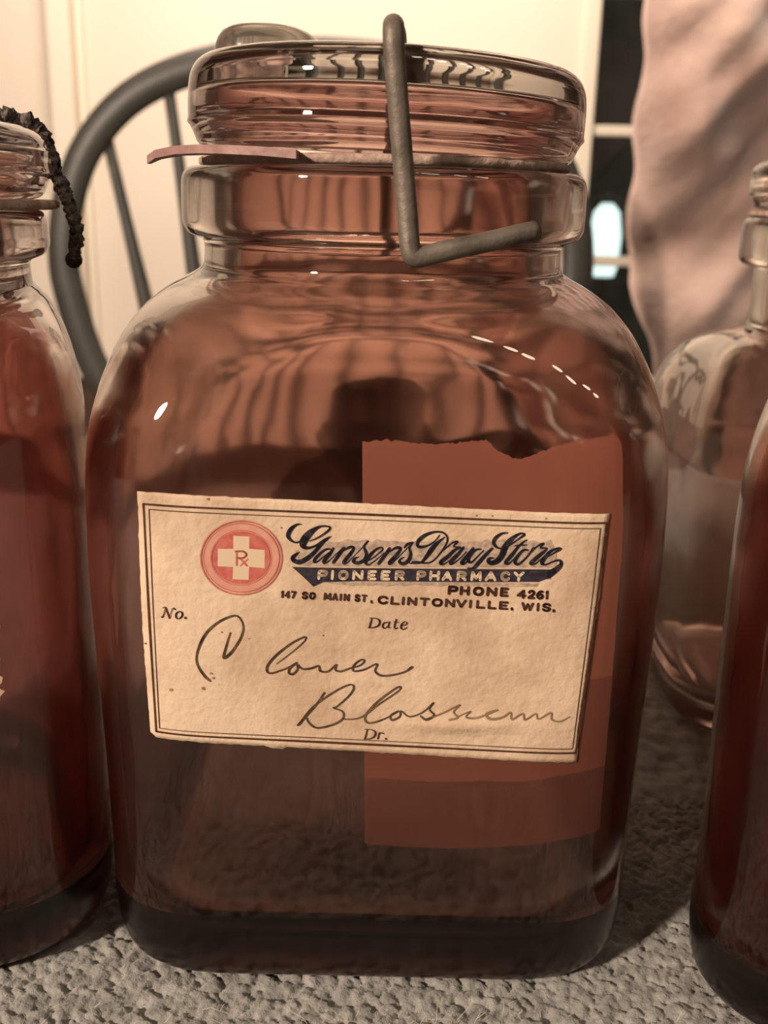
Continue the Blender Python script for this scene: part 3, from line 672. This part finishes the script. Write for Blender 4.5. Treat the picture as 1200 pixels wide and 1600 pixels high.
text(A, [('P', 699, 715), ('H', 717.5, 733), ('O', 738, 755), ('N', 759, 775.5), ('E', 780, 793.5)], 902.2, .034, 15, 4.4)
text(A, [('4', 806, 821), ('2', 823, 835), ('6', 836, 848.5), ('1', 850, 856)], 904.6, .034, 14.5, 3.9)
A.disc(580.5, 937.5, 2, 8); A.disc(798.5, 948, 2.3, 8); A.disc(863.5, 951, 2.4, 8)
# small italic words: No.  Date  Dr.
PW = 1.0
def it(ox, oy, k, strokes):
    for st in strokes: A.ribbon([(ox + x / k, oy + y / k, w_ * PW / k) for x, y, w_ in st], 5)
it(230, 930, 5, [[(120,160,14),(130,150,8),(150,85,7),(135,82,6),(128,90,6)], [(150,85,12),(180,165,12)], [(180,168,6),(200,100,6),(215,85,7),(226,98,9)],
                 [(262,108,7),(235,125,12),(232,155,12),(250,168,7),(278,148,12),(280,120,12),(262,108,7)], [(305,158,18),(307,161,18)]])
it(430, 870, 5, [[(755,460,7),(745,500,12),(735,535,12)], [(735,460,6),(785,462,8),(815,480,13),(808,515,13),(770,533,8),(722,535,6)],
                 [(885,492,7),(850,498,10),(838,522,12),(850,540,8),(875,525,6),(893,492,8)], [(893,490,10),(882,530,10),(900,535,5)],
                 [(945,470,11),(930,525,11),(940,543,9),(958,532,5)], [(922,490,6),(962,492,6)], [(985,520,6),(1015,512,7),(1028,498,9),(1008,488,7),(985,510,12),(982,538,12),(1005,547,8),(1030,530,5)]])
it(450, 1050, 2.667, [[(330,233,4),(325,255,6),(320,273,6)], [(320,232,3),(348,234,4),(364,245,7),(358,264,7),(338,273,4),(314,274,3)],
                      [(380,247,6),(374,273,6)], [(376,256,3),(388,247,4),(397,250,6)], [(407,272,8),(408,274,8)]])
A.build('small_print', 'brown', label)
PW = 1.15
# handwriting
A = Art(.00013)
it(230, 930, 5, [[(495,652,14),(450,610,17),(400,530,13),(393,450,12),(430,340,17),(490,250,16),(580,180,14),(680,140,13),(730,160,10),(756,230,11),(737,310,13),(690,390,15),(645,445,18),(602,468,16),(625,370,12),(655,272,8)]])
it(400, 970, 4.615, [[(150,295,4),(260,210,6),(330,150,7),(362,112,8),(345,100,10),(250,150,12),(150,230,14),(90,300,14),(82,345,13),(110,362,12),(170,345,10),(240,318,9),(296,285,10),(248,325,11),(240,360,13),(268,368,13),(300,335,11),(302,300,9),(335,330,12),(400,326,12),(452,308,10),(465,345,14),(520,348,11),(580,298,8),(572,335,11),(610,348,12),(680,325,10),(750,305,9),(782,272,10),(755,265,9),(705,305,11),(705,345,12),(780,335,10),(855,298,9),(875,300,9),(858,345,12),(900,378,14),(980,375,12),(1070,352,11),(1122,318,17)]])
it(450, 1050, 2.667, [[(42,215,8),(80,172,7),(120,125,7),(152,78,6)], [(50,208,9),(100,142,6),(180,82,6),(255,42,6),(274,55,6),(255,90,6),(205,135,5),(190,142,5),(228,158,5),(226,190,6),(180,215,7),(120,226,7),(88,205,6),(78,185,5)],
                      [(222,190,4),(300,183,5),(380,125,5),(462,68,5),(455,55,6),(370,118,7),(322,175,7),(335,205,7),(400,188,5),(460,155,5),(428,172,6),(432,192,7),(465,178,6),(470,155,5),(505,178,5),(560,160,5),(605,120,5),(588,148,5),(608,172,7),(575,188,8),(552,176,6)]])
A.build('handwriting', 'pen', label)
A = Art(.00013)
it(450, 1050, 2.667, [[(600,180,5),(650,160,5),(715,128,4),(688,158,5),(706,180,6),(670,188,6)], [(700,180,4),(760,155,3),(740,178,6),(790,180,7),(870,150,6),(825,165,8),(840,185,9),(890,180,7),(925,160,6),(930,188,6),(975,165,6),(985,190,6),(1030,165,5),(1040,188,5),(1092,162,6),(1096,190,6),(1130,200,6),(1172,182,3)]])
A.build('smudged_handwriting', 'penf', label)
PW = 1.0
A = Art(.00009); rj = np.random.default_rng(12)
for x, y, r in ((326, 778, 2.6), (440, 822, 1.5), (227, 1006, 2), (331, 1049, 2), (318, 1073, 3), (335, 1056, 2.5), (348, 984, 1.3), (390, 994, 1), (268, 1076, 3.5), (744, 803, 1.6), (768, 804, 1.4), (858, 901, 1), (852, 808, 1.6), (505, 989, 1.5)):
    A.poly([(x + r * math.cos(a) * rj.uniform(.5, 1.4), y + r * math.sin(a) * rj.uniform(.5, 1.2)) for a in np.linspace(0, 6, 9)])
A.build('foxing_spots', 'foxing', label)['kind'] = 'stuff'

# ---- brown remnant of an older label under the paper one, torn along its top
tp = [(566, 693), (600, 689), (640, 694), (680, 697), (720, 694), (760, 690), (775, 702), (800, 716), (812, 719), (830, 714), (870, 700), (905, 692), (940, 688), (968, 684), (977, 700)]
tx = [p[0] for p in tp]; tyy = [p[1] for p in tp]
bv = []; bf_ = []; bm_ = []; n1, n2 = 110, 30; rj = np.random.default_rng(5)
for j in range(n2 + 1):
    v = j / n2; xl = 566 + 4 * v; xr = 978 + 9 * math.sin(min(1, v * 3) * 1.57) - 45 * v + rj.normal() * .6
    for i in range(n1 + 1):
        x = xl + (xr - xl) * i / n1; yt = np.interp(x, tx, tyy) + (rj.normal() * 1.3 if j == 0 else 0)
        bv.append(face(x, yt + (1320 + 8 * math.sin(x / 90) - yt) * v, .00018))
nb = len(bv); bv += [v + Vector((0, .0001, 0)) for v in bv]
for j in range(n2):
    for i in range(n1):
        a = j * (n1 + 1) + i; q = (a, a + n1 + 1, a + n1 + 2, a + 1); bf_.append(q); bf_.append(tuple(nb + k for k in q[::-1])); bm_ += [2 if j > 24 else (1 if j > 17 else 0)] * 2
bl = link('old_label_remnant', bv, bf_, [M['remnant'], M['remnant_mid'], M['remnant_shade']], jar, mids=bm_); bl['label'] = 'torn orange brown remnant of an older label'
# ---- dark dried residue clinging to the inside of the far wall
def inside(px, py):
    p = face(px, py, -.0034, True); return p
blobs = [[(428, 770), (436, 735), (462, 708), (488, 690), (520, 668), (552, 660), (590, 668), (606, 700), (612, 770)],
         [(560, 775), (520, 690), (498, 650), (506, 618), (540, 592), (590, 576), (636, 578), (662, 600), (684, 638), (716, 652), (762, 640), (800, 618), (828, 634), (846, 676), (856, 716), (848, 770)]]
for bi, P0 in enumerate(blobs):
    cx_ = sum(p[0] for p in P0) / len(P0); cy_ = sum(p[1] for p in P0) / len(P0)
    ringp = [(p[0], p[1]) for p in catmull(P0 + [P0[0]], 5)][:-1]; rj = np.random.default_rng(6 + bi); V_ = []; F2 = []; n = len(ringp); K = 10
    jit = rj.normal(size=n) * 2.2
    for kk in range(K + 1):
        f_ = kk / K
        for i, (x, y) in enumerate(ringp):
            g = 1 - (1 - f_) * 0; V_.append(inside(cx_ + (x - cx_) * max(f_, .02) + jit[i] * f_, cy_ + (y - cy_) * max(f_, .02) + jit[i] * f_) + Vector((0, -.0003 * bi, 0)))
    for kk in range(K):
        for i in range(n): F2.append((kk * n + i, kk * n + (i + 1) % n, (kk + 1) * n + (i + 1) % n, (kk + 1) * n + i))
    ob = link('dried_residue', V_, F2, M['residue'], jar); ob['label'] = 'dark brown dried residue inside the glass'

# ---- bail wire of the main jar
def W3(px, py, y): return at(px, py, y * U)
pts = [W3(838, 360, 1.262), W3(770, 376, 1.235), W3(700, 391, 1.212), W3(664, 400, 1.207), W3(648, 401, 1.205), W3(641, 388, 1.205), W3(636, 330, 1.208), W3(626, 210, 1.205), W3(618, 110, 1.20), W3(615, 62, 1.20), W3(615, 42, 1.212)]
top0 = pts[-1]
pts += [top0 + Vector((0, .008, .0012)), top0 + Vector((.0008, .03, .002)), top0 + Vector((.001, .06, .001)), top0 + Vector((.001, .088, -.002)), top0 + Vector((.0, .100, -.010)), top0 + Vector((-.001, .103, -.025)), top0 + Vector((-.002, .102, -.036)), top0 + Vector((-.012, .0985, -.038)), top0 + Vector((-.022, .094, -.038))]
pp = [Vector(p) for p in catmull([tuple(p) for p in pts], 6)]
mb = MB(); mb.tube(pp, .0019, 16, up=(0, 1, 0)); mb.build('bail_wire', M['wire'], jar)
# ---- loose flap of the perished gasket sticking out on the left
fv = []; ff = []; zf = H0 + .044
for i, (x, y0_, y1_, dz) in enumerate([(-.322, 1.42, 1.44, -.004), (-.305, 1.39, 1.43, .002), (-.272, 1.352, 1.40, .006), (-.235, 1.305, 1.36, .006), (-.20, 1.276, 1.33, .005), (-.15, 1.252, 1.31, .003), (-.11, 1.240, 1.30, .0)]):
    for y in (y0_, y1_):
        for zz in (0, .010): fv.append(Vector((x * U, y * U, TABLE + (zf + dz + zz) * U)))
for i in range(6):
    a = i * 4; b = a + 4
    ff += [(a, b, b + 1, a + 1), (a + 2, a + 3, b + 3, b + 2), (a + 1, b + 1, b + 3, a + 3), (a, a + 2, b + 2, b)]
ff += [(0, 1, 3, 2), (24, 26, 27, 25)]
fl = link('gasket_flap', fv, ff, M['tongue'], jar, False); fl['label'] = 'pinkish broken gasket piece poking out under the lid'

# ------------------------------------------------------------ jar at the left edge
jl = thing('glass_jar', 'dark red glass jar with crusted dark wire at the left edge', 'jar', (-.751 * U, 1.386 * U, TABLE))
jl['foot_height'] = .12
s = dict(W=.312, q=.50, zs=.70, zn=H0 - .115, rn=.262, rr=.290, zr0=H0 - .085, zr1=H0 - .022, ri=.21, t=.026)
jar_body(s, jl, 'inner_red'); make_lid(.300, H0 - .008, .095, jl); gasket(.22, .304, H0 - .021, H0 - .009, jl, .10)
LX, LY = -.751, 1.386
wp = [(-.294, H0 - .04), (-.294, H0 + .06), (-.27, H0 + .098), (-.15, H0 + .104), (0, H0 + .106), (.15, H0 + .104), (.23, H0 + .100), (.277, H0 + .088), (.296, H0 + .065), (.302, H0 + .03), (.314, H0 - .003), (.322, H0 - .03), (.324, H0 - .06), (.318, H0 - .088)]
wc = catmull([(a, 0, c) for a, c in wp], 20); rj = np.random.default_rng(7)
mb = MB(); mb.tube([Vector(((LX + a) * U + rj.normal() * .0002, (LY - .03 + b) * U + rj.normal() * .0002, TABLE + c * U + rj.normal() * .0002)) for a, b, c in wc], [.00115 + abs(rj.normal()) * .0004 for _ in wc], 12, up=(0, 1, 0))
mb.build('bail_wire', M['rust'], jl)
# its label, of which only a torn corner reaches the frame
def strip_label(root, x0, x1, z0, z1, yf, name='label'):
    V = []; Fc = []; rj = np.random.default_rng(2); n = 16
    for j in range(n + 1):
        for xx in (x0, x1 + rj.uniform(-.006, .006)):
            for dy in (0, .0012): V.append(Vector((xx * U, (yf + dy) * U, TABLE + (z0 + (z1 - z0) * j / n) * U)))
    for j in range(n):
        a = j * 4; b = a + 4; Fc += [(a, a + 2, b + 2, b), (a + 1, b + 1, b + 3, a + 3), (a + 2, a + 3, b + 3, b + 2), (a, b, b + 1, a + 1)]
    Fc += [(0, 1, 3, 2), (4 * n, 4 * n + 2, 4 * n + 3, 4 * n + 1)]
    return link(name, V, Fc, M['paper'], root, False)
strip_label(jl, LX - .20, LX + .172, H0 - .61, H0 - .51, LY - .313 - .004)
jl.rotation_euler.z = math.radians(22)

# ------------------------------------------------------------ jar at the right edge, in front
jr = thing('glass_jar', 'dark red glass jar cut off by the right edge, nearest the camera', 'jar', (.871 * U, 1.293 * U, TABLE))
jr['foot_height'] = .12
s = dict(W=.368, q=.38, zs=.66, zn=H0 - .105, rn=.252, rr=.281, zr0=H0 - .055, zr1=H0 + .03, ri=.205, t=.017)
jar_body(s, jr, 'inner_red'); make_lid(.27, H0 + .045, .12, jr); gasket(.215, .262, H0 + .0305, H0 + .0435, jr, .1)
jr.rotation_euler.z = math.radians(-24)
# ------------------------------------------------------------ pale jar behind it
jp = thing('glass_jar', 'smaller pale pinkish jar standing behind the right front jar', 'jar', (.905 * U, 2.14 * U, TABLE))
s = dict(W=.30, q=.40, zs=.60, zn=.80, rn=.155, rr=.19, zr0=.92, zr1=1.015, ri=.125, t=.026)
jar_body(s, jp, 'inner_pale'); make_lid(.185, 1.028, .10, jp, 'inner_pale'); gasket(.13, .175, 1.016, 1.0275, jp, .1)
